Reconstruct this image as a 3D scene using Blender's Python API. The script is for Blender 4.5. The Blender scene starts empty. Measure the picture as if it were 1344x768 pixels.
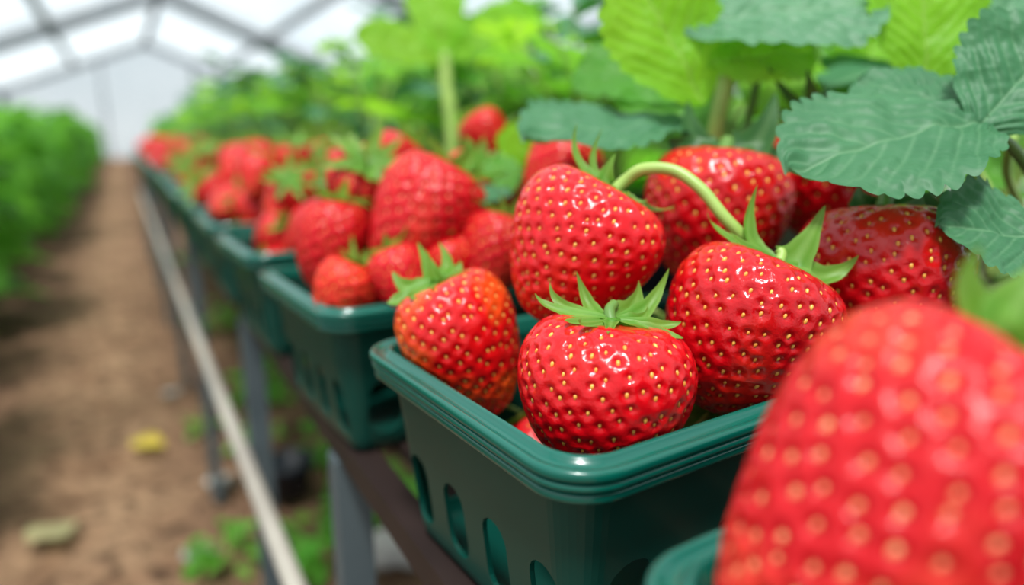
import bpy, math, random
import numpy as np
from mathutils import Vector, Matrix, Euler, Quaternion, noise as mnoise
PI=math.pi
C=bpy.context.scene.collection
U=0.08
CAMZ=0.70
FPX=900.0
CAM=Vector((0,0,CAMZ))
CR=Euler((math.radians(77.1),0,math.radians(-29.25))).to_matrix()
def W(px,py,D): return CAM+CR@(Vector(((px-672)/FPX,(384-py)/FPX,-1))*(D*U))
def CV(r,u,t): return (CR@Vector((r,u,t))).normalized()
def G(px,py,z=0.0):
    d=CR@Vector(((px-672)/FPX,(384-py)/FPX,-1)); t=(z-CAMZ)/d.z
    return CAM+d*t

# ---------------- materials ----------------
def newmat(name):
    m=bpy.data.materials.new(name); m.use_nodes=True
    nt=m.node_tree; nt.nodes.clear()
    out=nt.nodes.new('ShaderNodeOutputMaterial')
    return m,nt,out
def N(nt,t,**kw):
    n=nt.nodes.new(t)
    for k,v in kw.items(): setattr(n,k,v)
    return n
def mixc(nt,fac,a,b):
    n=nt.nodes.new('ShaderNodeMix'); n.data_type='RGBA'
    for sock,v in ((n.inputs[0],fac),(n.inputs[6],a),(n.inputs[7],b)):
        if isinstance(v,(int,float)): sock.default_value=v
        elif isinstance(v,tuple): sock.default_value=(*v,1)
        else: nt.links.new(v,sock)
    return n.outputs[2]
def noise(nt,scale,detail=3,coord='Object'):
    tc=N(nt,'ShaderNodeTexCoord'); n=N(nt,'ShaderNodeTexNoise')
    n.inputs['Scale'].default_value=scale; n.inputs['Detail'].default_value=detail
    nt.links.new(tc.outputs[coord],n.inputs['Vector']); return n.outputs['Fac']
def ramp(nt,fac,a,b):
    r=N(nt,'ShaderNodeMapRange'); r.inputs[1].default_value=a; r.inputs[2].default_value=b
    nt.links.new(fac,r.inputs[0]); return r.outputs[0]
def simple(name,col,rough=0.5,var=None,scale=20,metal=0,bump=0,coat=0,coord='Object',bd=.01,spec=.5):
    m,nt,out=newmat(name); p=N(nt,'ShaderNodeBsdfPrincipled')
    p.inputs['Roughness'].default_value=rough; p.inputs['Metallic'].default_value=metal
    p.inputs['Coat Weight'].default_value=coat; p.inputs['Specular IOR Level'].default_value=spec
    f=noise(nt,scale,4,coord)
    nt.links.new(mixc(nt,ramp(nt,f,.35,.65),col,var or tuple(c*.8 for c in col)),p.inputs['Base Color'])
    if bump:
        b=N(nt,'ShaderNodeBump'); b.inputs['Strength'].default_value=bump; b.inputs['Distance'].default_value=bd
        nt.links.new(f,b.inputs['Height']); nt.links.new(b.outputs[0],p.inputs['Normal'])
    nt.links.new(p.outputs[0],out.inputs[0]); return m
def fruit_mat(name,red,dark,pale,rough=.26,coat=.6,palef=.5,spec=.2,plo=.55,bump=.5,crough=.09):
    m,nt,out=newmat(name); p=N(nt,'ShaderNodeBsdfPrincipled')
    a=N(nt,'ShaderNodeAttribute',attribute_name='dim')
    oi=N(nt,'ShaderNodeObjectInfo')
    c0=mixc(nt,oi.outputs['Random'],red,tuple(c*.8 for c in red))
    nz=noise(nt,26,2)
    mm=N(nt,'ShaderNodeMath',operation='MULTIPLY'); nt.links.new(ramp(nt,nz,plo,plo+.22),mm.inputs[0]); mm.inputs[1].default_value=palef
    c1=mixc(nt,mm.outputs[0],c0,pale)
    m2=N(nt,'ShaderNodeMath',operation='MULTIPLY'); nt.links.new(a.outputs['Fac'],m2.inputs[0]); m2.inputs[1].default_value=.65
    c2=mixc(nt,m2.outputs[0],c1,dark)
    nt.links.new(c2,p.inputs['Base Color'])
    p.inputs['Roughness'].default_value=rough
    p.inputs['Specular IOR Level'].default_value=spec
    p.inputs['Subsurface Weight'].default_value=.18; p.inputs['Subsurface Scale'].default_value=.003
    p.inputs['Coat Weight'].default_value=coat; p.inputs['Coat Roughness'].default_value=crough
    nb=N(nt,'ShaderNodeBump'); nb.inputs['Strength'].default_value=bump; nb.inputs['Distance'].default_value=.0005
    nt.links.new(noise(nt,800,3),nb.inputs['Height']); nt.links.new(nb.outputs[0],p.inputs['Normal'])
    nt.links.new(nb.outputs[0],p.inputs['Coat Normal'])
    nt.links.new(p.outputs[0],out.inputs[0]); return m
def leaf_mat(name,c1,c2,vein,rough=.42,trans=.35,tcol=None,scale=25,spec=.3):
    m,nt,out=newmat(name); p=N(nt,'ShaderNodeBsdfPrincipled')
    a=N(nt,'ShaderNodeAttribute',attribute_name='vein')
    base=mixc(nt,ramp(nt,noise(nt,scale,3),.3,.7),c1,c2)
    base=mixc(nt,a.outputs['Fac'],base,vein)
    nt.links.new(base,p.inputs['Base Color']); p.inputs['Roughness'].default_value=rough
    p.inputs['Specular IOR Level'].default_value=spec
    tr=N(nt,'ShaderNodeBsdfTranslucent')
    nt.links.new(mixc(nt,a.outputs['Fac'],tcol or tuple(min(1,c*1.6) for c in c1),vein),tr.inputs[0])
    mx=N(nt,'ShaderNodeMixShader'); mx.inputs[0].default_value=trans
    nt.links.new(p.outputs[0],mx.inputs[1]); nt.links.new(tr.outputs[0],mx.inputs[2])
    nt.links.new(mx.outputs[0],out.inputs[0]); return m
M={}
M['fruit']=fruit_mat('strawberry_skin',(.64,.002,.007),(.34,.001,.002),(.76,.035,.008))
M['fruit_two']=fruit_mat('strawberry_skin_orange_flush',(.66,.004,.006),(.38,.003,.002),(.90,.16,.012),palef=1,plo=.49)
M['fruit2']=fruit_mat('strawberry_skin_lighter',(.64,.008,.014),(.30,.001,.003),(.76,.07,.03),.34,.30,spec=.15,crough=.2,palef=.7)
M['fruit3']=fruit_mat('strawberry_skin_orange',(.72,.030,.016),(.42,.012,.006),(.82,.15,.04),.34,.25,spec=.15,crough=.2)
M['seed']=simple('achene',(.88,.47,.08),.3,(.70,.24,.03),120)
M['seed_red']=simple('achene_pinkish',(.86,.36,.16),.3,(.76,.22,.09),120)
M['sepal']=leaf_mat('sepal_green',(.085,.25,.022),(.15,.35,.035),(.28,.48,.11),.45,.34,(.34,.62,.06),60)
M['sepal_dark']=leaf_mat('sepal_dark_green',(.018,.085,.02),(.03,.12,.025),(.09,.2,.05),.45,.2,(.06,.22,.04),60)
M['stem']=simple('stem_green',(.36,.50,.12),.4,(.26,.42,.08),40)
M['stem_dark']=simple('stem_dull_green',(.12,.24,.045),.45,(.08,.18,.03),40)
M['leaf_bright']=leaf_mat('leaf_bright',(.17,.44,.015),(.25,.53,.025),(.38,.64,.10),.5,.5,(.50,.95,.04),25)
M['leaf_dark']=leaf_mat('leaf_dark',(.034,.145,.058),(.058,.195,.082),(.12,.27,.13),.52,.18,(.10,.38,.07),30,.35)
M['leaf_pale']=leaf_mat('leaf_pale_grey_green',(.085,.235,.125),(.12,.29,.15),(.20,.38,.22),.5,.3,(.16,.48,.14),30,.4)
M['leaf_mid']=leaf_mat('leaf_mid',(.06,.24,.025),(.12,.35,.04),(.18,.40,.07),.45,.42,(.30,.76,.05),12)
M['leaf_back']=leaf_mat('leaf_back',(.045,.185,.025),(.13,.36,.05),(.1,.3,.1),.5,.45,(.25,.66,.06),3)
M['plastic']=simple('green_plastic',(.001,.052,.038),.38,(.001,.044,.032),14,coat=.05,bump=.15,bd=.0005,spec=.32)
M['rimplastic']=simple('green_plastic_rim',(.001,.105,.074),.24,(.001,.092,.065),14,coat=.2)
M['rail']=simple('dark_brown_metal',(.018,.011,.010),.5,(.028,.017,.015),15,spec=.25)
M['leg']=simple('grey_metal',(.075,.10,.11),.5,(.055,.075,.085),15,spec=.3)
M['pipe']=simple('off_white_pipe',(.46,.42,.36),.45,(.33,.29,.25),8)
M['black']=simple('black_plastic',(.006,.009,.016),.4,(.011,.015,.022),20,spec=.3)
M['soil']=simple('potting_soil',(.05,.03,.02),.95,(.03,.02,.012),80,bump=.5)
M['frame']=simple('greenhouse_frame',(.12,.135,.15),.5,(.16,.18,.20),3)
M['rock']=simple('pale_stone',(.42,.41,.38),.8,(.30,.29,.27),30,bump=.3)
M['yleaf']=leaf_mat('fallen_leaf_yellow',(.75,.55,.07),(.65,.46,.05),(.8,.7,.2),.6,.2,(.7,.6,.1))
M['paleleaf']=leaf_mat('fallen_leaf_pale',(.50,.44,.22),(.42,.38,.19),(.55,.5,.28),.6,.2,(.5,.5,.2))
m,nt,out=newmat('dirt_ground'); p=N(nt,'ShaderNodeBsdfPrincipled'); p.inputs['Roughness'].default_value=.95; p.inputs['Specular IOR Level'].default_value=.1
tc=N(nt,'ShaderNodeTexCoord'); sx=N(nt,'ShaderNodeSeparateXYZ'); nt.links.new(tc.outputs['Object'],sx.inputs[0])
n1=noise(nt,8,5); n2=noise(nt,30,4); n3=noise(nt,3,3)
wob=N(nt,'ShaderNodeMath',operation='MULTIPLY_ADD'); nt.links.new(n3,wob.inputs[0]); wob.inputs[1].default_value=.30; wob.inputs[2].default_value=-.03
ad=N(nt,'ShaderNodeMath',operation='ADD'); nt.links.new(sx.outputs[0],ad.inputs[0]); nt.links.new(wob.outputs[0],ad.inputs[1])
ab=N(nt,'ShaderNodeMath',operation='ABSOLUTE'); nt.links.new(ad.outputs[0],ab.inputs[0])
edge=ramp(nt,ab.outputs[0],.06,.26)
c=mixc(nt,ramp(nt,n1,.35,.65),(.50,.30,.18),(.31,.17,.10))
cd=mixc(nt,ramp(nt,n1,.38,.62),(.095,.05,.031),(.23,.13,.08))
c=mixc(nt,edge,c,cd)  # lit strip along the path painted into the dirt colour, darker either side
c=mixc(nt,ramp(nt,n2,.52,.66),c,(.10,.056,.036))
nt.links.new(c,p.inputs['Base Color'])
b=N(nt,'ShaderNodeBump'); b.inputs['Distance'].default_value=.05; b.inputs['Strength'].default_value=1
nt.links.new(n2,b.inputs['Height']); nt.links.new(b.outputs[0],p.inputs['Normal']); nt.links.new(p.outputs[0],out.inputs[0]); M['dirt']=m
m,nt,out=newmat('polythene_sheet'); tr=N(nt,'ShaderNodeBsdfTransparent'); tr.inputs[0].default_value=(.96,.99,1,1)
tl=N(nt,'ShaderNodeBsdfTranslucent'); nt.links.new(mixc(nt,ramp(nt,noise(nt,1.6,3),.35,.65),(.88,.93,.95),(.66,.73,.77)),tl.inputs[0])
mx=N(nt,'ShaderNodeMixShader'); mx.inputs[0].default_value=.30
nt.links.new(tr.outputs[0],mx.inputs[1]); nt.links.new(tl.outputs[0],mx.inputs[2]); nt.links.new(mx.outputs[0],out.inputs[0]); M['sheet']=m

# ---------------- object helpers ----------------
def mk(name,verts,faces,mats,parent=None,smooth=True,mi=None,attrs=None):
    me=bpy.data.meshes.new(name)
    me.from_pydata([tuple(v) for v in verts],[],[tuple(int(i) for i in f) for f in faces])
    if not isinstance(mats,(list,tuple)): mats=[mats]
    for x in mats: me.materials.append(x)
    if smooth: me.polygons.foreach_set('use_smooth',[True]*len(me.polygons))
    if mi is not None: me.polygons.foreach_set('material_index',list(mi))
    if attrs:
        for k,v in attrs.items():
            a=me.attributes.new(k,'FLOAT','POINT'); a.data.foreach_set('value',np.asarray(v,dtype=np.float32))
    me.update()
    o=bpy.data.objects.new(name,me); C.objects.link(o)
    if parent: o.parent=parent
    return o
def tag(o,label=None,cat=None,group=None,kind=None):
    if label: o['label']=label
    if cat: o['category']=cat
    if group: o['group']=group
    if kind: o['kind']=kind
    return o
def empty(name,loc,rot=None,label=None,cat=None,group=None):
    o=bpy.data.objects.new(name,None); C.objects.link(o); o.location=loc; o.empty_display_size=.01
    if rot is not None:
        o.rotation_mode='QUATERNION'; o.rotation_quaternion=rot
    return tag(o,label,cat,group)
def dup(root):
    r=root.copy(); C.objects.link(r)
    for ch in list(root.children):
        c=ch.copy(); C.objects.link(c); c.parent=r
        for g in list(ch.children):
            d=g.copy(); C.objects.link(d); d.parent=c
    return r
class MB:
    def __init__(s): s.v=[]; s.f=[]; s.a=[]
    def add(s,v,f,a=None):
        o=len(s.v); s.v+= [tuple(x) for x in v]; s.f+=[tuple(i+o for i in q) for q in f]
        s.a+= list(a) if a is not None else [0]*len(v)
    def box(s,x0,x1,y0,y1,z0,z1):
        v=[(x,y,z) for z in (z0,z1) for y in (y0,y1) for x in (x0,x1)]
        s.add(v,[(0,2,3,1),(4,5,7,6),(0,1,5,4),(2,6,7,3),(0,4,6,2),(1,3,7,5)])
    def beam(s,a,b,w,h):
        a=Vector(a); b=Vector(b); t=(b-a).normalized(); up=Vector((0,0,1))
        if abs(t.dot(up))>.95: up=Vector((0,1,0))
        x=t.cross(up).normalized()*w/2; y=x.cross(t).normalized()*h/2
        v=[p+i*x+j*y for p in (a,b) for i,j in ((-1,-1),(1,-1),(1,1),(-1,1))]
        s.add(v,[(0,1,2,3),(7,6,5,4),(0,4,5,1),(1,5,6,2),(2,6,7,3),(3,7,4,0)])
    def build(s,name,mats,parent=None,smooth=False): return mk(name,s.v,s.f,mats,parent,smooth,attrs={'vein':s.a})
def catmull(P,n=8):
    P=[Vector(p) for p in P]; Q=[P[0]*2-P[1]]+P+[P[-1]*2-P[-2]]; out=[]
    for i in range(1,len(Q)-2):
        for k in range(n):
            t=k/n; a,b,c,d=Q[i-1],Q[i],Q[i+1],Q[i+2]
            out.append(.5*((2*b)+(c-a)*t+(2*a-5*b+4*c-d)*t*t+(3*b-a-3*c+d)*t**3))
    out.append(P[-1]); return out
def tube(P,r0,r1=None,n=10,sub=8):
    if r1 is None: r1=r0
    pts=catmull(P,sub); v=[];f=[]
    ref=Vector((.3,.2,.93)).normalized(); m=len(pts)
    for i,p in enumerate(pts):
        t=(pts[min(i+1,m-1)]-pts[max(i-1,0)]).normalized()
        x=t.cross(ref); x = x.normalized() if x.length>.05 else t.cross(Vector((1,0,0))).normalized()
        y=t.cross(x); r=r0+(r1-r0)*i/(m-1)
        for k in range(n):
            a=2*PI*k/n; v.append(p+x*(r*math.cos(a))+y*(r*math.sin(a)))
    for i in range(m-1):
        for k in range(n): f.append((i*n+k,i*n+(k+1)%n,(i+1)*n+(k+1)%n,(i+1)*n+k))
    f.append(tuple(range(n-1,-1,-1))); f.append(tuple((m-1)*n+k for k in range(n)))
    return v,f
def ribbon(p0,pc,p1,Wd,nrm,n=14,fold=.35,curl=0,tipc=None):
    v=[];f=[];a=[]
    for i in range(n+1):
        s=i/n; p=p0*(1-s)**2+pc*2*s*(1-s)+p1*s*s
        t=((pc-p0)*(1-s)+(p1-pc)*s).normalized()
        if tipc is not None: p=p+tipc*(math.sin(PI*s)*s)
        x=t.cross(nrm); x=x.normalized() if x.length>1e-4 else t.orthogonal().normalized()
        if curl: x=Quaternion(t,curl*s*s)@x
        z=x.cross(t)
        w=Wd*max(.0,(.45+.55*math.sin(PI*min(1,s/.62)/1.0) if s<.31 else 1.0*(max(0,1-s)/.69)**.8))*(1+.05*math.sin(s*21))+Wd*.02
        for j in (-2,-1,0,1,2):
            q=j/2
            v.append(p+x*(w*q)+z*(w*fold*(abs(q)**1.3))+z*(w*.12*math.sin(s*9+q*2)))
            a.append(.5 if j==0 else (.45 if abs(j)==2 else 0))
    for i in range(n):
        for j in range(4): f.append((i*5+j,i*5+j+1,i*5+j+6,i*5+j+5))
    return v,f,a

# ---------------- strawberry ----------------
def berry_geo(seed,R,HL,ns,nt_,nseeds,cone=.28,depth=.04,lump=1.0,seedgeo=True,sscale=1.0):
    rg=np.random.RandomState(seed)
    a1,a2,a3=rg.rand(3)*6.28; l1,l2=(rg.rand(2)*.035+.015)*lump
    def S(phi,th):
        c=np.cos(phi); s=np.sin(phi)
        r=R*np.power(np.clip(s,0,1),.86)*(1+cone*c)/(1+cone*.22)
        r=r*(1+l1*np.cos(2*th+a1)+l2*np.cos(3*th+a2)*(c*.5+.5)+.012*np.cos(5*th+a3))
        z=HL*c*np.where(c<0,1.0,.9)-HL*.16*np.exp(-(phi/.42)**2)
        return np.stack([r*np.cos(th),r*np.sin(th),z],-1)
    ph=np.linspace(0.0,PI,nt_+1)[1:-1]; th=np.linspace(0,2*PI,ns,endpoint=False)
    PH,TH=np.meshgrid(ph,th,indexing='ij')
    V=S(PH,TH).reshape(-1,3); phv=PH.ravel(); thv=TH.ravel()
    e=1e-3
    def nrm(p,t):
        n=np.cross(S(p+e,t)-S(p-e,t),S(p,t+e)-S(p,t-e)); n/= (np.linalg.norm(n,axis=-1,keepdims=True)+1e-12)
        return n
    NV=nrm(phv,thv)
    i=np.arange(nseeds); u=.035+.96*(i+.5)/nseeds
    jit=.9/math.sqrt(nseeds)
    sp=np.arccos(np.clip(1-2*u,-1,1)); st=i*2.399963
    sp=np.clip(sp+rg.randn(nseeds)*jit*.45,.2,PI-.03); st=st+rg.randn(nseeds)*jit*.55/np.maximum(.3,np.sin(sp))
    P=S(sp,st); NS=nrm(sp,st)
    area=4*PI*R*HL*1.0; spc=math.sqrt(area/nseeds)
    dmin=np.full(len(V),1e9)
    for k in range(0,len(V),4000):
        d=np.linalg.norm(V[k:k+4000,None,:]-P[None],axis=2); dmin[k:k+4000]=d.min(1)
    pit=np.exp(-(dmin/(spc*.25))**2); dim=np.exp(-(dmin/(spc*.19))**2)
    V=V-NV*(depth*R*pit)[:,None]+NV*(.38*depth*R*np.clip(dmin/spc,0,.6))[:,None]
    verts=V.tolist(); nrow=len(ph)
    faces=[]
    for r in range(nrow-1):
        for k in range(ns): faces.append((r*ns+k,(r+1)*ns+k,(r+1)*ns+(k+1)%ns,r*ns+(k+1)%ns))
    top=len(verts); verts.append(S(np.array([1e-4]),np.array([0.]))[0].tolist())
    bot=len(verts); verts.append(S(np.array([PI-1e-4]),np.array([0.]))[0].tolist())
    for k in range(ns):
        faces.append((top,k,(k+1)%ns)); faces.append((bot,(nrow-1)*ns+(k+1)%ns,(nrow-1)*ns+k))
    dimA=dim.tolist()+[0,0]; mi=[0]*len(faces)
    if seedgeo:
        T=S(sp+e,st)-S(sp-e,st); T/= (np.linalg.norm(T,axis=1,keepdims=True)+1e-12)
        B=np.cross(NS,T)
        A0=min(.040*R,spc*.18)*sscale
        for k in range(nseeds):
            A=A0*rg.uniform(.75,1.15)
            c0=P[k]-NS[k]*depth*R*.90
            o=len(verts)
            for (zz,rr) in ((0,1.0),(.55,.85),(1.0,.35)):
                for q in range(8):
                    an=q*PI/4
                    wd=.58*(1-.3*math.cos(an))
                    verts.append((c0+T[k]*(A*rr*math.cos(an))+B[k]*(A*wd*rr*math.sin(an))+NS[k]*(A*.55*zz)).tolist())
            for l in (0,1):
                for q in range(8): faces.append((o+l*8+q,o+l*8+(q+1)%8,o+l*8+8+(q+1)%8,o+l*8+8+q)); mi.append(1)
            faces.append(tuple(o+16+q for q in range(8))); mi.append(1)
            dimA+=[0]*24
    return verts,faces,mi,dimA
def calyx_generic(R,HL,seed,n=9,big=1.0):
    rg=random.Random(seed); mb=MB(); b=Vector((0,0,HL*.76))
    for k in range(n):
        a=2*PI*k/n+rg.uniform(-.2,.2); d=Vector((math.cos(a),math.sin(a),0)); L=R*rg.uniform(.7,1.1)*big
        tip=b+d*L+Vector((0,0,1))*L*rg.uniform(-.1,.9)
        mb.add(*ribbon(b+d*.03*R,b+d*L*.6+Vector((0,0,L*.12)),tip,R*.16*big,Vector((0,0,1)),8))
    return mb
def stem_generic(R,HL,seed):
    rg=random.Random(seed); b=Vector((0,0,HL*.74))
    return tube([b,b+Vector((rg.uniform(-.1,.1)*R,0,.35*R)),b+Vector((rg.uniform(-.3,.3)*R,rg.uniform(-.2,.2)*R,.7*R))],.055*R,.05*R,8,4)
SPH={}
def hero(px,py,D,Rh,HLh,axis,seed,label,basket,tips=None,res=(230,170),ns=320,mat='fruit',cone=.28,sw=.05,smat='sepal',stem=None,group=None,depth=.036,stemmat='stem',roll=0,ss=1.0,seedmat='seed'):
    c=W(px,py,D); ax=CV(*axis); q=ax.to_track_quat('Z','Y')@Quaternion((0,0,1),roll)
    root=empty('strawberry',c,q,label,'strawberry',group or 'strawberries in the front basket')
    R=Rh*U; HL=HLh*U
    v,f,mi,dm=berry_geo(seed,R,HL,res[0],res[1],ns,cone,depth,1.0,True,ss)
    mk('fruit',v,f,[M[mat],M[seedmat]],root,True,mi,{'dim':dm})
    Mi=Matrix.LocRotScale(c,q,None).inverted()
    base=c+ax*HL*.78
    if tips:
        mb=MB(); rr=random.Random(seed)
        for (tx,ty,dD,*wf) in tips:
            tp=W(tx,ty,D+dD); d=tp-base; al=d.dot(ax); lat=d-ax*al
            pc=base+lat*.88-ax*(.05*R)
            ww=sw*U*(wf[0] if wf else 1)
            nr=(ax*.5+CV(0,.2,1)*.9).normalized()
            side=ax.cross(lat).normalized()*d.length*rr.uniform(-.18,.18)
            vv,ff,aa=ribbon(base+lat.normalized()*.02*U,pc,tp,ww,nr,22,.35,rr.uniform(-1.5,1.5),side)
            mb.add([Mi@x for x in vv],ff,aa)
        for k in range(5):
            an=k*2*PI/5+seed; d=Quaternion(ax,an)@ax.orthogonal().normalized()
            vv,ff,aa=ribbon(base,base+d*.10*U,base+d*.20*U-ax*.01*U,.03*U,ax,8); mb.add([Mi@x for x in vv],ff,aa)
        vv,ff=tube([base-ax*.03*U,base+ax*.01*U],.045*U,.03*U,12,2); mb.add([Mi@x for x in vv],ff)
        mb.build('calyx',M[smat],root,True)
    else:
        mb=calyx_generic(R,HL,seed); mb.build('calyx',M[smat],root,True)
    if stem is not None:
        pts=[base-ax*.02*U]+[W(*s) for s in stem[0]]
        vv,ff=tube(pts,stem[1]*U,stem[2]*U,12,10); mk('stem',[Mi@x for x in vv],ff,M[stemmat],root)
    SPH.setdefault(basket,[]).append((c,(Rh*.55+HLh*.45)*U))
    return root
hero(607,447,3.3,.29,.395,(-.38,.86,.12),11,'plump strawberry leaning on the back left corner of the front basket, calyx at upper left',1,
     tips=[(508,398,-.1),(515,356,0,1.1),(548,318,.05,1.1),(576,318,.1,.9),(604,342,.1,.8),(538,390,-.25,.7),(560,328,-.1,.7)],cone=.26,sw=.050,mat='fruit_two',stem=([(568,356,3.3),(566,348,3.32)],.022,.018),stemmat='stem_dark',ns=300)
hero(792,508,2.62,.342,.335,(.10,.95,.16),12,'squat shiny strawberry at the front corner of the front basket, sepals spread like a crown',1,
     tips=[(702,385,.05,.8),(722,370,.1,.8),(757,357,.1,1.0),(838,368,.12,1.8),(878,352,.1,1.2),(894,422,-.02,.8),(897,444,-.1,.7),(742,420,-.2,.8),(850,402,.0),(765,417,-.3,.6)],cone=.16,sw=.034,
     stem=([(800,408,2.62),(806,399,2.66)],.024,.02),stemmat='stem_dark',ns=330,roll=.7)
hero(760,324,3.15,.345,.385,(.50,.84,.12),13,'topmost strawberry of the front basket with the curved pale stem arching right',1,
     tips=[(757,162,.0,.8),(791,168,.05,.8),(808,202,-.05,1.4),(850,262,-.05,.8),(886,270,0,.8),(862,298,-.1,.7),(768,222,.1,.7),(822,252,-.25,.9)],cone=.28,sw=.038,
     stem=([(822,236,3.1),(845,222,3.05),(885,224,3.0),(920,248,2.95),(948,282,2.92),(978,314,2.92)],.028,.026),ns=320)
hero(979,430,2.85,.36,.38,(.42,.88,.10),14,'large dark red strawberry on the right of the front basket with wide spiky calyx',1,
     tips=[(994,242,.0,.95),(928,278,.05,.7),(1083,270,.0,1.6),(1127,335,-.03,1.1),(1082,372,-.15,.6),(958,300,-.1,.6),(1050,330,.25,.6)],cone=.24,sw=.052,
     stem=([(1026,334,2.85),(1022,328,2.86)],.022,.02),ns=340)
hero(1158,360,3.12,.375,.38,(.02,.95,0),15,'dark strawberry behind the big blurred one, under the serrated dark leaf',1,
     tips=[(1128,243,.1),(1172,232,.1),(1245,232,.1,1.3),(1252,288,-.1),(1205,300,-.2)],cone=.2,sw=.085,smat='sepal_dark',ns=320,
     stem=([(1165,240,3.2)],.04,.035),stemmat='stem_dark',res=(150,110))
hero(938,280,3.75,.40,.42,(.12,.95,.05),16,'broad strawberry at the back of the front basket beneath the upright leaf stem',1,
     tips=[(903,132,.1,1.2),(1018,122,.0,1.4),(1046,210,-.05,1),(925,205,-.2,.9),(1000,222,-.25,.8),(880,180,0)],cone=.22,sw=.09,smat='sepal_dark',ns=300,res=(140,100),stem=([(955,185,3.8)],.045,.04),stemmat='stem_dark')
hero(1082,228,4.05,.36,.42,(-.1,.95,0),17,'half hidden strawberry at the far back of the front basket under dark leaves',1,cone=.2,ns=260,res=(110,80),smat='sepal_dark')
hero(1176,666,1.46,.345,.47,(.74,.67,.0),18,'huge out of focus strawberry filling the lower right corner of the photo',0,
     tips=[(1288,322,-.02,1.7),(1400,330,0,1.8),(1440,480,0),(1400,600,-.1),(1352,470,-.1,1.2),(1330,400,-.05,1.3)],cone=.40,sw=.06,ns=330,mat='fruit2',group='strawberries in the nearest basket',res=(190,140),
     stem=([(1440,470,1.45),(1480,440,1.45)],.04,.035),ss=1.15,seedmat='seed_red',depth=.05)
G2='strawberries in the second basket'
hero(556,288,4.7,.39,.50,(.45,.78,-.1),21,'big tilted strawberry heaped highest in the second basket with calyx at upper right',2,cone=.3,ns=280,res=(120,90),mat='fruit2',group=G2,depth=.055,seedmat='seed_red')
hero(438,318,4.85,.285,.38,(.15,.95,.1),22,'ribbed strawberry standing upright at the left edge of the second basket',2,cone=.15,ns=230,res=(100,80),mat='fruit2',group=G2,depth=.07,ss=1.2)
hero(455,384,4.32,.225,.235,(.4,.85,-.1),23,'small orange red strawberry low at the near left corner of the second basket',2,cone=.26,ns=150,res=(80,60),mat='fruit3',group=G2,depth=.07,ss=1.4)
hero(528,368,4.25,.20,.26,(-.4,.85,-.1),24,'small red strawberry behind the front basket corner in the second basket',2,cone=.3,ns=150,res=(80,60),mat='fruit2',group=G2,depth=.07,ss=1.4)
hero(650,330,4.55,.25,.30,(.3,.9,-.1),25,'low strawberry in the second basket just behind the leftmost front basket strawberry',2,cone=.28,ns=180,res=(90,70),mat='fruit2',group=G2,depth=.07,ss=1.3)
hero(737,228,4.75,.28,.34,(.5,.8,0),26,'strawberry in the second basket peeping above the topmost front basket strawberry',2,cone=.25,ns=200,res=(90,70),mat='fruit2',group=G2,depth=.06,ss=1.2)
hero(515,215,5.6,.22,.30,(.5,.8,0),27,'rounded strawberry at the back of the second basket beside the big tilted one',2,cone=.3,ns=180,res=(80,60),mat='fruit2',group=G2,depth=.06,ss=1.3)
hero(640,180,6.0,.22,.28,(-.5,.8,0),28,'strawberry at the back right of the second basket near small round leaves',2,cone=.3,ns=170,res=(70,56),mat='fruit2',group=G2,depth=.06,ss=1.3)
hero(594,350,4.6,.22,.26,(-.3,.8,.2),29,'dark red strawberry wedged low between the big tilted one and the front basket',2,cone=.28,ns=170,res=(80,60),mat='fruit',group=G2,depth=.06,ss=1.3)

# ---------------- baskets ----------------
BW=2.30*U; BL=1.70*U; BH=.98*U; BX=(1.03+1.15)*U; BY0=2.44*U; PITCH=2.25*U; RIMZ=CAMZ-U
BOT=RIMZ-BH
def rrect(hx,hy,r,n=8):
    out=[]
    for cx,cy,a0 in ((hx-r,hy-r,0),(-hx+r,hy-r,PI/2),(-hx+r,-hy+r,PI),(hx-r,-hy+r,3*PI/2)):
        for k in range(n+1):
            a=a0+PI/2*k/n; out.append((cx+r*math.cos(a),cy+r*math.sin(a)))
    return out
def loops(prof,n=8,close=False,capstart=False):
    v=[];f=[];m=4*(n+1)
    for (ins,z) in prof:
        r=max(.02*U,.22*U-ins*.6)
        for x,y in rrect(BW/2-ins,BL/2-ins,r,n): v.append((x,y,z))
    L=len(prof)
    for i in range(L-1 if not close else L):
        j=(i+1)%L
        for k in range(m): f.append((i*m+k,j*m+k,j*m+(k+1)%m,i*m+(k+1)%m))
    if capstart:
        f.append(tuple(range(m))); f.append(tuple((L-1)*m+k for k in range(m-1,-1,-1)))
    return v,f
u=U
rimprof=[(.100*u,-.02*u),(.096*u,.0),(.088*u,.012*u),(.076*u,.002*u),(.070*u,-.016*u),(.034*u,-.018*u),(.026*u,-.002*u),(.012*u,.0*u),(.002*u,-.006*u),(0,-.016*u),(0,-.030*u),(.002*u,-.035*u),(.034*u,-.037*u),(.035*u,-.048*u),(.012*u,-.050*u),(.008*u,-.056*u),(.008*u,-.070*u),(.012*u,-.075*u),(.044*u,-.077*u),(.045*u,-.088*u),(.024*u,-.090*u),(.020*u,-.096*u),(.020*u,-.118*u),(.026*u,-.123*u),(.05*u,-.123*u),(.085*u,-.122*u),(.10*u,-.121*u),(.118*u,-.121*u),(.118*u,-.05*u)]
rv,rf=loops(rimprof,10,True)
wall=.022*u
BI=.20
bodyprof=[((BI+.04)*u,-BH),((BI+.015)*u,-BH+.03*u),(BI*u,-BH+.08*u),(.10*u,-.10*u),(.10*u+wall,-.10*u),(BI*u+wall,-BH+.085*u),((BI+.015)*u+wall,-BH+.045*u),((BI+.06)*u,-BH+wall)]
bv,bf=loops(bodyprof,8,False,True)
tmp=mk('tmpbody',bv,bf,M['plastic'],None,True)
cut=MB()
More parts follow.
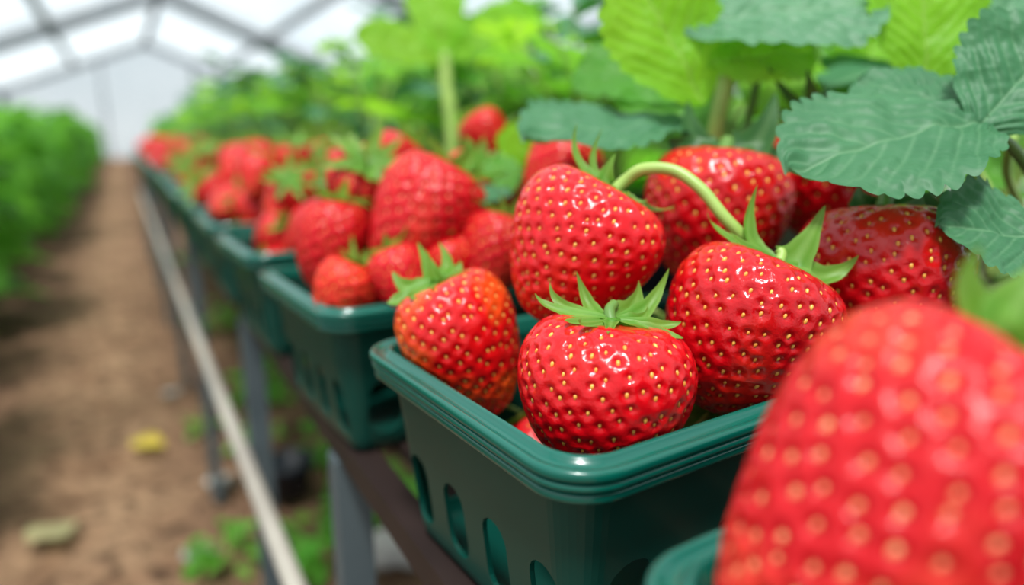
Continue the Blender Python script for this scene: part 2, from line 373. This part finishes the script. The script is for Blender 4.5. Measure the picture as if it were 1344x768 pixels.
def slot(cx,cy,ax,z0,z1,w):
    n=8; ring=[]
    for k in range(n+1): a=PI*k/n; ring.append((w/2*math.cos(a),z1-w/2+w/2*math.sin(a)))
    for k in range(n+1): a=PI+PI*k/n; ring.append((w/2*math.cos(a),z0+w/2+w/2*math.sin(a)))
    v=[]
    for s in (-.13*u,.13*u):
        for (p,z) in ring:
            v.append((cx+s,cy+p,z) if ax=='x' else (cx+p,cy+s,z))
    m_=len(ring); f=[(k,(k+1)%m_,m_+(k+1)%m_,m_+k) for k in range(m_)]+[tuple(range(m_-1,-1,-1)),tuple(range(m_,2*m_))]
    if ax=='y': f=[tuple(reversed(q)) for q in f]
    cut.add(v,f)
for s in (-1,1):
    for k in range(4): slot(s*(BW/2-.16*u),(k-1.5)*.34*u,'x',-BH+.11*u,-.50*u,.18*u)
    for k in range(4): slot((k-1.5)*.50*u+.02*u,s*(BL/2-.16*u),'y',-BH+.11*u,-.48*u,.25*u)
co=mk('tmpcut',cut.v,cut.f,M['plastic'],None,False)
bm_=tmp.modifiers.new('b','BOOLEAN'); bm_.operation='DIFFERENCE'; bm_.object=co; bm_.solver='EXACT'
bpy.context.view_layer.update()
dg=bpy.context.evaluated_depsgraph_get()
bodyme=bpy.data.meshes.new_from_object(tmp.evaluated_get(dg)); bodyme.name='body'
bpy.data.objects.remove(tmp); bpy.data.objects.remove(co)
bodyme.polygons.foreach_set('use_smooth',[False]*len(bodyme.polygons))
ORD=['nearest','front','second','third','fourth','fifth','sixth','seventh','eighth','ninth','tenth','eleventh','twelfth','thirteenth','fourteenth','fifteenth','sixteenth','seventeenth','eighteenth','nineteenth','twentieth','twenty-first','twenty-second','twenty-third','twenty-fourth']
NB=24
rg=random.Random(5)
def bcenter(i):
    dx={0:-.10*U,1:-.06*U,2:-.19*U,3:-.25*U,4:-.28*U}.get(i,-.28*U+rg.uniform(-.02,.02)*U)
    return Vector((BX+dx,BY0+(i-1)*PITCH+(.16*U if i==0 else 0),RIMZ))
bc=[bcenter(i) for i in range(NB)]; bang=[]
for i in range(NB):
    lab={0:'corner of a green plastic basket under the huge blurred strawberry',1:'sharp green plastic basket with ridged rim and slotted sides holding the sharpest strawberries'}.get(i,'blurred green plastic basket, %s along the shelf from the sharp front one'%ORD[i])
    ang=math.radians(4.3 if i==1 else 3.8 if i<3 else rg.uniform(1,4)); bang.append(ang)
    e=empty('fruit_basket',bc[i],Euler((0,0,ang)).to_quaternion(),lab,'basket','green baskets along the shelf')
    if i==0:
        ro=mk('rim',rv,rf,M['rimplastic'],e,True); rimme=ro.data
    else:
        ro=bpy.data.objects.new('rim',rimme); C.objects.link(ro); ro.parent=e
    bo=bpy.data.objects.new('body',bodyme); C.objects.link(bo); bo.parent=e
# ---------------- filler strawberries ----------------
protoM=[];protoL=[]
def proto(seed,R,HL,res,ns,mat,sg,cone,ss=1.2):
    v,f,mi,dm=berry_geo(seed,R,HL,res[0],res[1],ns,cone,.06,1.2,sg,ss)
    me=mk('fruit',v,f,[M[mat],M['seed']],None,True,mi,{'dim':dm})
    cal=calyx_generic(R,HL,seed,9,1.25).build('calyx',M['sepal'],None,True)
    sv,sf=stem_generic(R,HL,seed); st=mk('stem',sv,sf,M['stem'],None)
    d=(me.data,cal.data,st.data)
    for o in (me,cal,st): bpy.data.objects.remove(o)
    return d
for s,(R,HL,mat,cone) in enumerate([(.27,.35,'fruit',.28),(.28,.33,'fruit2',.25),(.25,.38,'fruit2',.32),(.27,.34,'fruit2',.3)]):
    protoM.append(proto(40+s,R*U,HL*U,(80,60),200,mat,True,cone))
for s,(R,HL,mat,cone) in enumerate([(.265,.36,'fruit2',.32),(.28,.34,'fruit2',.25),(.255,.39,'fruit2',.36),(.27,.34,'fruit3',.28)]):
    protoL.append(proto(60+s,R*U,HL*U,(48,36),120,mat,True,cone,1.5))
def filler(kind,c,scale,label,group,parts=3,updir=None,rr=None):
    d=rr.choice(kind) if kind is protoM else kind[rr.choice([0,0,1,1,2,2,3])]
    ax=updir if updir else Vector((rr.uniform(-.9,.9),rr.uniform(-.9,.9),rr.uniform(.1,1))).normalized()
    q=ax.to_track_quat('Z','Y')@Quaternion((0,0,1),rr.uniform(0,6))
    if parts==1:
        o=bpy.data.objects.new('strawberry',d[0]); C.objects.link(o); o.location=c; o.rotation_mode='QUATERNION'; o.rotation_quaternion=q; o.scale=(scale,)*3
        tag(o,label,'strawberry',group); return
    e=empty('strawberry',c,q,label,'strawberry',group); e.scale=(scale,)*3
    for nm,me in zip(('fruit','calyx','stem')[:parts],d):
        o=bpy.data.objects.new(nm,me); C.objects.link(o); o.parent=e
def fill(i,zlo,zfun,rlo,rhi,maxn,kind,parts,label,group,seed,tries=500,pk=.95,noslot=False):
    rr=random.Random(seed); L=SPH.setdefault(i,[]); n=0
    near=L+SPH.get(i-1,[])+SPH.get(i+1,[])
    R2=Matrix.Rotation(bang[i],3,'Z')
    for _ in range(tries):
        if n>=maxn: break
        r=rr.uniform(rlo,rhi)*U
        x=rr.uniform(-1,1); y=rr.uniform(-1,1)
        zt=zfun(x,y)*U
        z=zlo*U+(r*1.1 if zlo<-.9 else 0)
        if noslot and y<0: z=max(z,-.30*U)
        ok=False
        while z<=zt:
            k=.14*U+max(0,min(1,-z/BH))*.14*U
            kr=r*1.12 if z<.1*U else r*.55
            hx=max(0,BW/2-k-kr); hy=max(0,BL/2-k-kr)
            p=bc[i]+R2@Vector((x*hx,y*hy,z))
            if all((p-c).length>pk*(r+q) for c,q in near): ok=True; break
            z+=.04*U
        if ok:
            L.append((p,r)); near.append((p,r)); n+=1
            filler(kind,p,r/(.30*U),label,group,parts,None,rr)
    return n
fill(1,-.96,lambda x,y:-.14,.24,.30,16,protoM,3,'strawberry filling a dark gap low down between the big ones in the front basket','lower strawberries in the front basket',101,900,.95,True)
fill(0,-.96,lambda x,y:-.35,.26,.30,7,protoM,3,'strawberry low in the nearest basket beneath the huge blurred one','strawberries in the nearest basket',102)
fill(2,-.96,lambda x,y:-.1+.75*min(1,(1-abs(x))*2)*min(1,(1-max(0,-y))*1.2),.24,.31,28,protoM,3,'mid sized blurred strawberry packed among the larger ones in the second basket',G2,103,1600,.88,True)
for i in range(3,NB):
    mx=17 if i<7 else (12 if i<12 else 9)
    fill(i,-.28,lambda x,y:.05+.62*min(1,(1-abs(x))*1.8),.25 if i<8 else .29,.33 if i<8 else .35,mx,protoL,2 if i<10 else 1,
         'blurred red strawberry heaped in the %s basket along the shelf'%ORD[i],'strawberries in the %s basket'%ORD[i],200+i,1100,.83)

# ---------------- leaves ----------------
def leaflet(nu,nv,Wd,teeth,fold,bend,quilt,wave,ph=0,tooth=.13,peak=1.1,crinkle=0):
    v=[];f=[];a=[]
    for i in range(nu+1):
        s=i/nu
        ws=Wd*max(.0,math.sin(PI*s**peak))**.55
        fr=(s*teeth+.15*math.sin(s*11+ph))%1.0
        tp=math.sin(PI*min(1,fr*1.0))**.7*(.55+.45*fr)
        tw=1+tooth*(tp-.4)*(1 if s>.12 else 0)
        for j in range(-nv,nv+1):
            t=j/nv; at=abs(t)
            x=ws*t*(1+(tw-1)*at**3)
            y=s+.10*at*math.sin(PI*s)+(.018*tp*at**3 if s>.15 else 0)
            q=(s+.34*(1-at**1.15))*8+.2*math.sin(s*6+ph)+(.5 if t>0 else 0); d=abs(q-round(q))
            vn=math.exp(-(d/.065)**2)*(1 if s<.97 else 0); md=math.exp(-(x/.010)**2)
            q2=(s-.25*(1-at))*22+2.5*at; d2=abs(q2-round(q2)); v2=math.exp(-(d2/.13)**2)*(1-vn)*min(1,at*2)
            z=quilt*(1-math.exp(-(d/.28)**2))*math.sin(PI*min(1,at*1.05))*1.5-quilt*.20*v2+fold*abs(x)-bend*s*s-quilt*md+wave*math.sin(s*8+ph+(2 if t>0 else 0))*t*t
            if crinkle: z+=crinkle*mnoise.noise(Vector((x*5+ph,y*5,ph)))+crinkle*.2*mnoise.noise(Vector((x*18,y*18,ph)))
            v.append(Vector((x,y,z))); a.append(max(.7*vn*(1-.45*at),.95*md,.16*v2 if nv>10 else 0))
    m_=2*nv+1
    for i in range(nu):
        for j in range(m_-1): f.append((i*m_+j,i*m_+j+1,(i+1)*m_+j+1,(i+1)*m_+j))
    return v,f,a
def orient(v,base,tip,nrm):
    y=(tip-base); L=y.length; y=y.normalized(); x=y.cross(nrm).normalized(); z=x.cross(y)
    return [base+(x*p.x+y*p.y+z*p.z)*L for p in v]
HERO=lambda Wd,fold=.15,bend=.1,wave=.03,ph=0,teeth=10,quilt=.009,peak=1.1:leaflet(teeth*12,32,Wd,teeth,fold,bend,quilt,wave,ph,.16,peak,.045)
def hero_leaf(root,bp,tp,nrm,Wd,mat,name='leaf',**kw):
    v,f,a=HERO(Wd,**kw); L=root.location
    vv=[p-L for p in orient(v,W(*bp),W(*tp),CV(*nrm))]
    return mk(name,vv,f,M[mat],root,True,None,{'vein':a})
def pl_stem(root,pts,r0,r1,mat='stem',name='stem'):
    L=root.location
    v,f=tube([p-L for p in pts],r0*U,r1*U,10,8); return mk(name,v,f,M[mat],root)
TZ=.632
r1=Vector((.335,.30,TZ)); e=empty('strawberry_plant',r1,None,'strawberry plant with thick pale stem and bright upright leaf rising behind the front basket','plant','strawberry plants in the trough')
pl_stem(e,[r1,W(935,250,4.5),W(938,180,4.25),W(955,95,4.1),W(965,70,4.1)],.055,.045)
pl_stem(e,[r1+Vector((.01,0,0)),W(965,220,4.6),W(985,150,4.4),W(1000,60,4.2)],.03,.025,'stem_dark')
hero_leaf(e,(925,138,4.1),(830,-50,3.9),(.1,.1,1),.42,'leaf_bright',fold=.12,bend=.05,ph=1)
hero_leaf(e,(930,84,4.05),(1072,56,3.95),(-.1,.42,.9),.40,'leaf_bright',fold=.1,bend=.1,ph=2)
hero_leaf(e,(885,32,4.1),(1168,-8,3.8),(-.05,.55,.8),.34,'leaf_pale',fold=.1,bend=.05,ph=3)
hero_leaf(e,(955,60,4.4),(890,-60,4.6),(.2,.3,1),.45,'leaf_mid',fold=.1,bend=.05,ph=3)
hero_leaf(e,(905,168,4.15),(693,157,3.7),(-.05,.8,.5),.40,'leaf_dark',fold=.12,bend=.1,ph=0)
hero_leaf(e,(985,150,4.5),(1060,60,4.6),(-.1,.4,.9),.45,'leaf_bright',fold=.1,bend=.1,ph=2)
hero_leaf(e,(930,190,4.4),(850,100,4.9),(.1,.4,.9),.45,'leaf_mid',fold=.1,bend=.1,ph=4)
hero_leaf(e,(930,120,4.7),(760,70,5.0),(.1,.5,.8),.42,'leaf_mid',fold=.1,bend=.1,ph=4)
pl_stem(e,[W(938,190,4.3),W(920,178,4.25),W(903,167,4.15)],.025,.02,'stem_dark')
r2=Vector((.36,.17,TZ)); e=empty('strawberry_plant',r2,None,'strawberry plant with large dark serrated leaves over the front basket at the right edge','plant','strawberry plants in the trough')
pl_stem(e,[r2,W(1400,330,3.9),W(1345,215,3.3),W(1295,165,3.0)],.03,.024,'stem_dark')
pl_stem(e,[r2,W(1300,260,4.1),W(1240,170,3.95),W(1218,112,3.85)],.03,.028,'stem')
pl_stem(e,[r2,W(1345,300,4.0),W(1322,230,3.6),W(1330,180,3.4)],.022,.02,'stem')
hero_leaf(e,(1296,158,3.0),(1046,192,2.78),(-.05,.72,.68),.40,'leaf_dark',fold=.08,bend=.12,ph=0,teeth=11,peak=.95)
hero_leaf(e,(1280,172,3.0),(1405,30,3.0),(-.2,.35,.9),.50,'leaf_dark',fold=.12,bend=.05,ph=2)
hero_leaf(e,(1285,152,3.1),(1130,92,3.4),(.05,.6,.8),.40,'leaf_dark',fold=.08,bend=.1,ph=4)
hero_leaf(e,(1400,325,2.8),(1250,282,2.7),(-.1,.55,.8),.44,'leaf_dark',fold=.12,bend=.12,ph=1)
hero_leaf(e,(1217,120,3.85),(1212,-70,3.8),(-.05,.1,1),.42,'leaf_bright',fold=.15,bend=.05,ph=5)
hero_leaf(e,(1330,58,4.0),(1290,-60,4.0),(0,.5,.9),.5,'leaf_pale',fold=.1,bend=.05,ph=5)
hero_leaf(e,(1120,150,5.0),(1150,45,4.9),(0,.2,1),.5,'leaf_bright',fold=.1,bend=.05,ph=2)
hero_leaf(e,(1330,240,4.2),(1240,200,4.3),(0,.4,1),.5,'leaf_mid',fold=.1,bend=.05,ph=3)
hero_leaf(e,(1180,215,4.4),(1090,150,4.6),(0,.4,1),.5,'leaf_dark',fold=.1,bend=.05,ph=3)
r3=W(592,262,8.6); r3.z=TZ; e=empty('strawberry_plant',r3,None,'tall blurred plant with three bright leaves on a straight pale stem behind the third basket','plant','strawberry plants in the trough')
pl_stem(e,[r3,W(594,180,8.5),W(586,110,8.5),W(585,70,8.5)],.085,.07)
hero_leaf(e,(584,80,8.5),(468,35,8.2),(-.1,.4,.9),.28,'leaf_bright',fold=.1,bend=.1,peak=1.0)
hero_leaf(e,(588,76,8.5),(702,8,8.3),(.1,.2,1),.27,'leaf_bright',fold=.1,bend=.1,peak=1.0)
hero_leaf(e,(585,74,8.5),(560,-60,8.6),(0,.2,1),.28,'leaf_bright',fold=.1,bend=.05,peak=1.0)
pl_stem(e,[r3+Vector((.01,.03,0)),W(630,160,9.0),W(632,110,9.0)],.04,.03)
hero_leaf(e,(632,112,9.0),(560,70,9.0),(0,.5,.9),.3,'leaf_mid',fold=.1,bend=.05)
r4=Vector((.335,.46,TZ)); e=empty('strawberry_plant',r4,None,'runner with two small rounded leaves hanging over the second basket','plant','strawberry plants in the trough')
pl_stem(e,[r4,W(740,235,5.8),W(700,225,5.2),W(672,245,4.9)],.03,.02,'stem_dark')
hero_leaf(e,(672,255,4.75),(580,250,4.6),(0,.75,.6),.38,'leaf_dark',fold=.1,bend=.1,teeth=7)
hero_leaf(e,(690,218,5.0),(675,160,4.9),(0,.2,1),.5,'leaf_bright',fold=.1,bend=.05,teeth=7)
hero_leaf(e,(672,255,4.75),(650,205,4.9),(0,.5,1),.35,'leaf_mid',fold=.1,bend=.05,teeth=7)

def gen_plant(seed,nleaf,hgt,spread,mats):
    rr=random.Random(seed); root=empty('strawberry_plant',(0,0,0))
    sm=MB()
    for k in range(nleaf):
        az=2*PI*k/nleaf+rr.uniform(-.4,.4); rad=spread*rr.uniform(.25,1); hh=hgt*rr.uniform(.35,1)*(1.15-.4*rad/spread)
        top=Vector((math.cos(az)*rad,math.sin(az)*rad,hh))
        sm.add(*tube([Vector((0,0,0)),Vector((top.x*.3,top.y*.3,hh*.6)),top],.0022,.0018,6,4))
        mb=MB(); d=Vector((math.cos(az),math.sin(az),0)); sz=rr.uniform(.040,.064); tilt=rr.uniform(-.3,.6)
        for off in (-1.15,0,1.15):
            dd=Matrix.Rotation(off,3,'Z')@d
            tip=top+(dd+Vector((0,0,tilt))).normalized()*sz
            nr=(Vector((0,0,1))-d*rr.uniform(.0,.7)+Vector((rr.uniform(-.4,.4),rr.uniform(-.6,.2),0))).normalized()
            v,f,a=leaflet(24,5,.36,6,.15,.15,.0,.02,rr.uniform(0,6),.16)
            mb.add(orient(v,top,tip,nr),f,a)
        mb.build('leaf',M[rr.choice(mats)],root,True)
    sm.build('stem',M['stem'],root,True)
    return root
P=[gen_plant(300,12,.21,.11,['leaf_bright','leaf_mid','leaf_mid','leaf_dark']),gen_plant(301,11,.25,.11,['leaf_bright','leaf_mid','leaf_bright','leaf_dark']),gen_plant(302,13,.18,.12,['leaf_mid','leaf_dark','leaf_mid'])]
used=[False]*3; rr=random.Random(9); k=0
spots=[(.46,.22),(.44,.33)]
y=.40
while y<4.3:
    spots.append((rr.uniform(.38,.42) if y<1 else rr.uniform(.33,.37),y)); 
    if y<2: spots.append((rr.uniform(.46,.49),y+.07))
    y+=.15+y*.03
for j,(x,y) in enumerate(spots):
    i=j%3; r=P[i] if not used[i] else dup(P[i]); used[i]=True
    r.location=(x,y,TZ); r.rotation_euler=(0,0,rr.uniform(0,6.28)); s=rr.uniform(.85,1.15); r.scale=(s,s,s*(1.0 if y<1 else 1.15))
    tag(r,'blurred leafy strawberry plant in the trough behind the baskets','plant','blurred strawberry plants in the trough')

# ---------------- bench, trough ----------------
be=empty('display_bench',(.30,2,0),None,'long dark metal bench carrying the row of green baskets on grey legs','bench')
L=be.location
def loc(mb): mb.v=[(a-L.x,b-L.y,c-L.z) for a,b,c in mb.v]; return mb
y0,y1=-.30,4.45
mb=MB(); mb.box(.086,.100,y0,y1,BOT-.015,BOT-.001); loc(mb).build('side_rail',M['rail'],be)
mb=MB(); mb.box(.505,.525,y0,y1,BOT-.015,BOT-.001); loc(mb).build('side_rail',M['rail'],be)
for a in (.125,.165,.205,.245,.30,.35,.40,.45):
    mb=MB(); mb.box(a-.012,a+.012,y0,y1,BOT-.008,BOT-.001); loc(mb).build('slat',M['rail'],be)
for yy in (.01,.355,.70,1.35,2.05,2.8,3.6,4.4):
    mb=MB(); mb.box(.1005,.504,yy-.008,yy+.008,BOT-.015,BOT-.009); loc(mb).build('cross_bar',M['rail'],be)
    mb=MB(); mb.box(.084,.103,yy-.009,yy+.009,0,BOT-.016); loc(mb).build('leg',M['leg'],be)
for yy in (.01,1.35,2.8,4.4):
    mb=MB(); mb.box(.505,.525,yy-.010,yy+.010,0,BOT-.016); loc(mb).build('leg',M['leg'],be)
v,f=tube([(.0755-L.x,y-L.y,.385) for y in (-.3,1,2.5,4.45)],.0076,.0076,14,6)
mk('lower_pipe_rail',v,f,M['pipe'],be)['label']='pale off-white pipe rail'
tr=empty('planting_trough',(.40,2,BOT),None,'dark plastic growing trough behind the baskets holding the strawberry plants','trough')
L=tr.location
def chan(x0,x1,z0,z1,t,ya,yb):
    mb=MB(); mb.box(x0,x0+t,ya,yb,z0,z1); mb.box(x1-t,x1,ya,yb,z0,z1); mb.box(x0+t,x1-t,ya,yb,z0,z0+t)
    mb.box(x0+t,x1-t,ya,ya+t,z0+t,z1); mb.box(x0+t,x1-t,yb-t,yb,z0+t,z1); return mb
loc(chan(.285,.50,BOT+.0,TZ+.008,.005,-.1,4.4)).build('trough_body',M['black'],tr)
mb=MB(); nx,ny=8,160
vs=[(.2905+(.204)*i/nx,-.094+4.488*j/ny,TZ-.004+rr.uniform(-.003,.004)) for j in range(ny+1) for i in range(nx+1)]
mb.add(vs,[(j*(nx+1)+i,j*(nx+1)+i+1,(j+1)*(nx+1)+i+1,(j+1)*(nx+1)+i) for j in range(ny) for i in range(nx)]); loc(mb).build('soil',M['soil'],tr,True)

# ---------------- ground ----------------
mb=MB(); nx,ny=160,400
xs=np.linspace(-3.2,5.2,nx+1); ys=np.linspace(-2.5,26,ny+1)
def gz(x,y): return -.012+.026*mnoise.noise(Vector((x*6,y*3,0)))+.012*mnoise.noise(Vector((x*15,y*9,3)))
mb.add([(x,y_,min(.004,gz(x,y_))) for y_ in ys for x in xs],[(j*(nx+1)+i,j*(nx+1)+i+1,(j+1)*(nx+1)+i+1,(j+1)*(nx+1)+i) for j in range(ny) for i in range(nx)])
tag(mb.build('floor',M['dirt'],None,True),kind='structure')
def ground_leaf(px,py,size,mat,label,rot):
    g=G(px,py,.006); v,f,a=leaflet(30,8,.42,7,.25,-.12,.005,.04,1)
    R_=Matrix.Rotation(rot,3,'Z'); o=mk('fallen_leaf',[R_@Vector((p.x*size,(p.y-.5)*size,p.z*size+.004)) for p in v],f,M[mat],None,True,None,{'vein':a}); o.location=g
    tag(o,label,'leaf')
ground_leaf(196,586,.075,'yleaf','yellow fallen leaf in the middle of the dirt path',.8)
ground_leaf(72,704,.085,'paleleaf','pale tan fallen leaf on the near left of the dirt path',2.2)
def lathe(prof,n=28):
    v=[];f=[]
    for r,z in prof:
        for k in range(n): a=2*PI*k/n; v.append((r*math.cos(a),r*math.sin(a),z))
    for i in range(len(prof)-1):
        for k in range(n): f.append((i*n+k,i*n+(k+1)%n,(i+1)*n+(k+1)%n,(i+1)*n+k))
    f.append(tuple(range(n-1,-1,-1))); f.append(tuple((len(prof)-1)*n+k for k in range(n)))
    return v,f
g=G(382,648,.0)
v,f=lathe([(r*1.25,z*1.35) for r,z in [(.022,0),(.030,.002),(.036,.045),(.040,.047),(.040,.056),(.036,.056),(.034,.03),(.02,.028)]])
o=mk('plant_pot',v,f,M['black']); o.location=(g.x,g.y,0); tag(o,'small black plastic pot on the ground under the bench','pot')
def rock(px,py,s,label,seed):
    rq=np.random.RandomState(seed); v=[];f=[]; n,m_=16,10; a,b,c_=rq.rand(3)*6
    for i in range(m_+1):
        ph=PI*i/m_
        for k in range(n):
            th=2*PI*k/n; r=s*(1+.18*math.sin(2*th+a)+.12*math.sin(3*ph+b)+.1*math.cos(3*th+c_))
            v.append((r*math.sin(ph)*math.cos(th),r*math.sin(ph)*math.sin(th)*.8,r*.55*math.cos(ph)))
    for i in range(m_):
        for k in range(n): f.append((i*n+k,(i+1)*n+k,(i+1)*n+(k+1)%n,i*n+(k+1)%n))
    g=G(px,py,0); o=mk('stone',v,f,M['rock']); o.location=(g.x,g.y,s*.45); tag(o,label,'stone','stones beside the pipe')
rock(290,640,.026,'small grey stone between the dirt path and the pale pipe rail',1); rock(525,735,.055,'large pale stone on the ground under the bench',2); rock(262,735,.026,'small stone at the near right edge of the dirt path',3); rock(330,440,.026,'distant small stone behind the pale pipe rail',4)
rock(225,520,.018,'tiny stone on the right half of the dirt path',5)
def bush_leaves(mb,rr,n,rad,h,z0,size,fill=False):
    for _ in range(n):
        az=rr.uniform(0,6.28); zz=rr.random()**.8; rad_=rad*math.sqrt(rr.random())*(.55+.6*math.sin(PI*min(1,zz*.85+.12)))
        p=Vector((math.cos(az)*rad_,math.sin(az)*rad_,z0+zz*h)); d=Vector((math.cos(az)+rr.uniform(-.7,.7),math.sin(az)+rr.uniform(-.7,.7),rr.uniform(-.6,.5))).normalized()
        s=size*rr.uniform(.6,1.25); nr=Vector((rr.uniform(-.5,.5),rr.uniform(-.8,.3),1)).normalized()
        x=d.cross(nr).normalized(); z=x.cross(d); w=.33
        pts=[p,p+(d*.3+x*w*.85+z*.08)*s,p+(d*.3-x*w*.85+z*.08)*s,p+d*.35*s,p+(d*.7+x*w*.7+z*.05)*s,p+(d*.7-x*w*.7+z*.05)*s,p+d*.72*s-z*.04*s,p+(d-z*.12)*s]
        mb.add(pts,[(0,3,1),(0,2,3),(3,6,4,1),(3,2,5,6),(6,7,4),(6,5,7)])
wl=[(360,520,40,.055,1.4,'green weed tuft behind the pale pipe rail beneath the second and third baskets'),(415,725,36,.055,1.15,'green weed tuft just nearer than the black pot under the bench'),(300,742,22,.045,1.0,'low weed on the path side of the pipe rail, near the photo bottom'),(285,430,34,.06,1.6,'far weed growing under the bench near its second visible leg'),(500,680,36,.055,1.3,'weed beside the large pale stone under the bench'),(250,350,34,.06,1.8,'distant green weed under the middle of the bench'),(395,470,30,.06,1.5,'weed under the bench just below the second basket'),(455,600,26,.05,1.2,'weed right behind the nearest visible bench leg'),(345,590,14,.04,.8,'sparse low weed just behind the pipe rail near the black pot'),(262,570,12,.035,.7,'tiny weed at the right edge of the dirt path')]
for j,(px,py,n,sz,sc,lab) in enumerate(wl):
    rq=random.Random(500+j); g=G(px,py,0); e=empty('weed',g,None,lab,'weed','weeds under the bench'); mb=MB(); bush_leaves(mb,rq,n,.055*sc,.05*sc,.008,sz); mb.build('foliage',M['leaf_mid'],e,True)
    sm=MB()
    for q in range(5):
        a=q*1.3; sm.add(*tube([Vector((0,0,-.008)),Vector((math.cos(a)*.02,math.sin(a)*.02,.03)),Vector((math.cos(a)*.04,math.sin(a)*.04,.05))],.0015,.001,5,3))
    sm.build('stem',M['stem'],e,True)
BP=[]
for s in range(3):
    rq=random.Random(700+s); e=empty('leafy_bush',(0,0,0)); mb=MB(); bush_leaves(mb,rq,270,.29,.86,.03,.18); mb.build('foliage',M['leaf_back'] if s!=1 else M['leaf_mid'],e,True)
    sm=MB()
    for q in range(6):
        a=q*1.05; sm.add(*tube([Vector((0,0,-.02)),Vector((math.cos(a)*.06,math.sin(a)*.06,.4)),Vector((math.cos(a)*.18,math.sin(a)*.18,.75))],.010,.005,6,4))
    sm.build('stem',M['stem_dark'],e,True); BP.append(e)
usedB=[False]*3; cnt=0
rq=random.Random(12)
rows=[(-.76,1.55,24,.80,'left row beside the dirt path',1.02),(-1.7,3.2,24,1.0,'second row on the far left',1.12),(1.15,.9,24,.85,'row to the right behind the trough',1.15),(2.2,1.9,24,1.0,'second row to the right of the trough',1.3)]
for x,ya,yb,st,nm,hs in rows:
    y=ya
    while y<yb:
        i=cnt%3; r=BP[i] if not usedB[i] else dup(BP[i]); usedB[i]=True; cnt+=1
        r.location=(x+rq.uniform(-.06,.06),y,0); r.rotation_euler=(0,0,rq.uniform(0,6.28)); s=rq.uniform(.86,1.1); r.scale=(s,s,s*hs*rq.uniform(.88,1.08))
        tag(r,'dense green leafy plant in the %s'%nm,'plant','plants in the %s'%nm)
        y+=st*(1 if y<12 else 1.4)

# ---------------- greenhouse ----------------
XL,XR,XC=-2.9,5.0,1.05; EZ=1.95; RZ=3.55; YB,YF=-2.4,25.5
def sheet(name,pts): return tag(mk(name,pts,[(0,1,2,3)] if len(pts)==4 else [tuple(range(len(pts)))],M['sheet'],None,False),kind='structure')
mb=MB(); mb.add([(XL,YB,EZ),(XC,YB,RZ),(XC,YF,RZ),(XL,YF,EZ),(XR,YB,EZ),(XR,YF,EZ)],[(0,1,2,3),(1,4,5,2)]); tag(mb.build('ceiling',M['sheet']),kind='structure')
sheet('wall_left',[(XL,YB,0),(XL,YF,0),(XL,YF,EZ),(XL,YB,EZ)])
sheet('wall_right',[(XR,YB,0),(XR,YF,0),(XR,YF,EZ),(XR,YB,EZ)])
sheet('wall_back',[(XL,YF,0),(XR,YF,0),(XR,YF,EZ),(XC,YF,RZ),(XL,YF,EZ)])
tn=1
def trim(mb):
    global tn
    tag(mb.build('trim_%d'%tn,M['frame']),kind='structure'); tn+=1
for y,w_ in ((1.0,.10),(5.2,.18),(9.6,.28),(16.5,.36),(25.4,.25)):
    mb=MB()
    mb.beam((XL,y,EZ),(XC,y,RZ),w_,w_); mb.beam((XC,y,RZ),(XR,y,EZ),w_,w_)
    mb.beam((XL+.05,y,0),(XL+.05,y,EZ),w_,w_); mb.beam((XR-.05,y,0),(XR-.05,y,EZ),w_,w_)
    trim(mb)
mb=MB()
for t in (0,.5,1):
    for X in (XL,XR): mb.beam((X+(XC-X)*t,YB,EZ+(RZ-EZ)*t),(X+(XC-X)*t,YF,EZ+(RZ-EZ)*t),.12,.14)
trim(mb)
mb=MB()
for k in (2,4):
    x=XL+(XR-XL)*k/6; zt=EZ+(RZ-EZ)*(1-abs(x-XC)/(XC-XL)); mb.beam((x,YF-.05,0),(x,YF-.05,zt),.07,.07)
trim(mb)

# ---------------- light, world, camera ----------------
w=bpy.data.worlds.new('World'); bpy.context.scene.world=w; w.use_nodes=True; nt=w.node_tree; nt.nodes.clear()
out=nt.nodes.new('ShaderNodeOutputWorld'); bg=nt.nodes.new('ShaderNodeBackground'); nt.links.new(bg.outputs[0],out.inputs[0])
tc=N(nt,'ShaderNodeTexCoord'); sp=N(nt,'ShaderNodeSeparateXYZ'); nt.links.new(tc.outputs['Generated'],sp.inputs[0])
nz=N(nt,'ShaderNodeTexNoise'); nz.inputs['Scale'].default_value=4; nt.links.new(tc.outputs['Generated'],nz.inputs['Vector'])
c=mixc(nt,ramp(nt,nz.outputs['Fac'],.42,.66),(.86,.95,1.0),(.56,.68,.77))
c=mixc(nt,ramp(nt,sp.outputs[2],.12,.0),c,(.96,1.0,1.0))
nt.links.new(c,bg.inputs[0]); bg.inputs[1].default_value=.88
s=bpy.data.lights.new('sun','SUN'); s.energy=6.6; s.angle=math.radians(9); s.color=(1,.98,.94)
so=bpy.data.objects.new('sun',s); C.objects.link(so)
d=-(Vector((-.28,-.34,1)).normalized()); so.rotation_euler=d.to_track_quat('-Z','Y').to_euler(); so.location=(0,0,6)
cd=bpy.data.cameras.new('camera'); co=bpy.data.objects.new('camera',cd); C.objects.link(co)
co.location=CAM; co.rotation_euler=(math.radians(77.1),0,math.radians(-29.25))
cd.sensor_width=36; cd.lens=FPX/1344*36; cd.clip_start=.01; cd.clip_end=200
cd.dof.use_dof=True; cd.dof.focus_distance=2.5*U; cd.dof.aperture_fstop=3.8
bpy.context.scene.camera=co
vs=bpy.context.scene.view_settings
vs.view_transform='Standard'; vs.look='None'
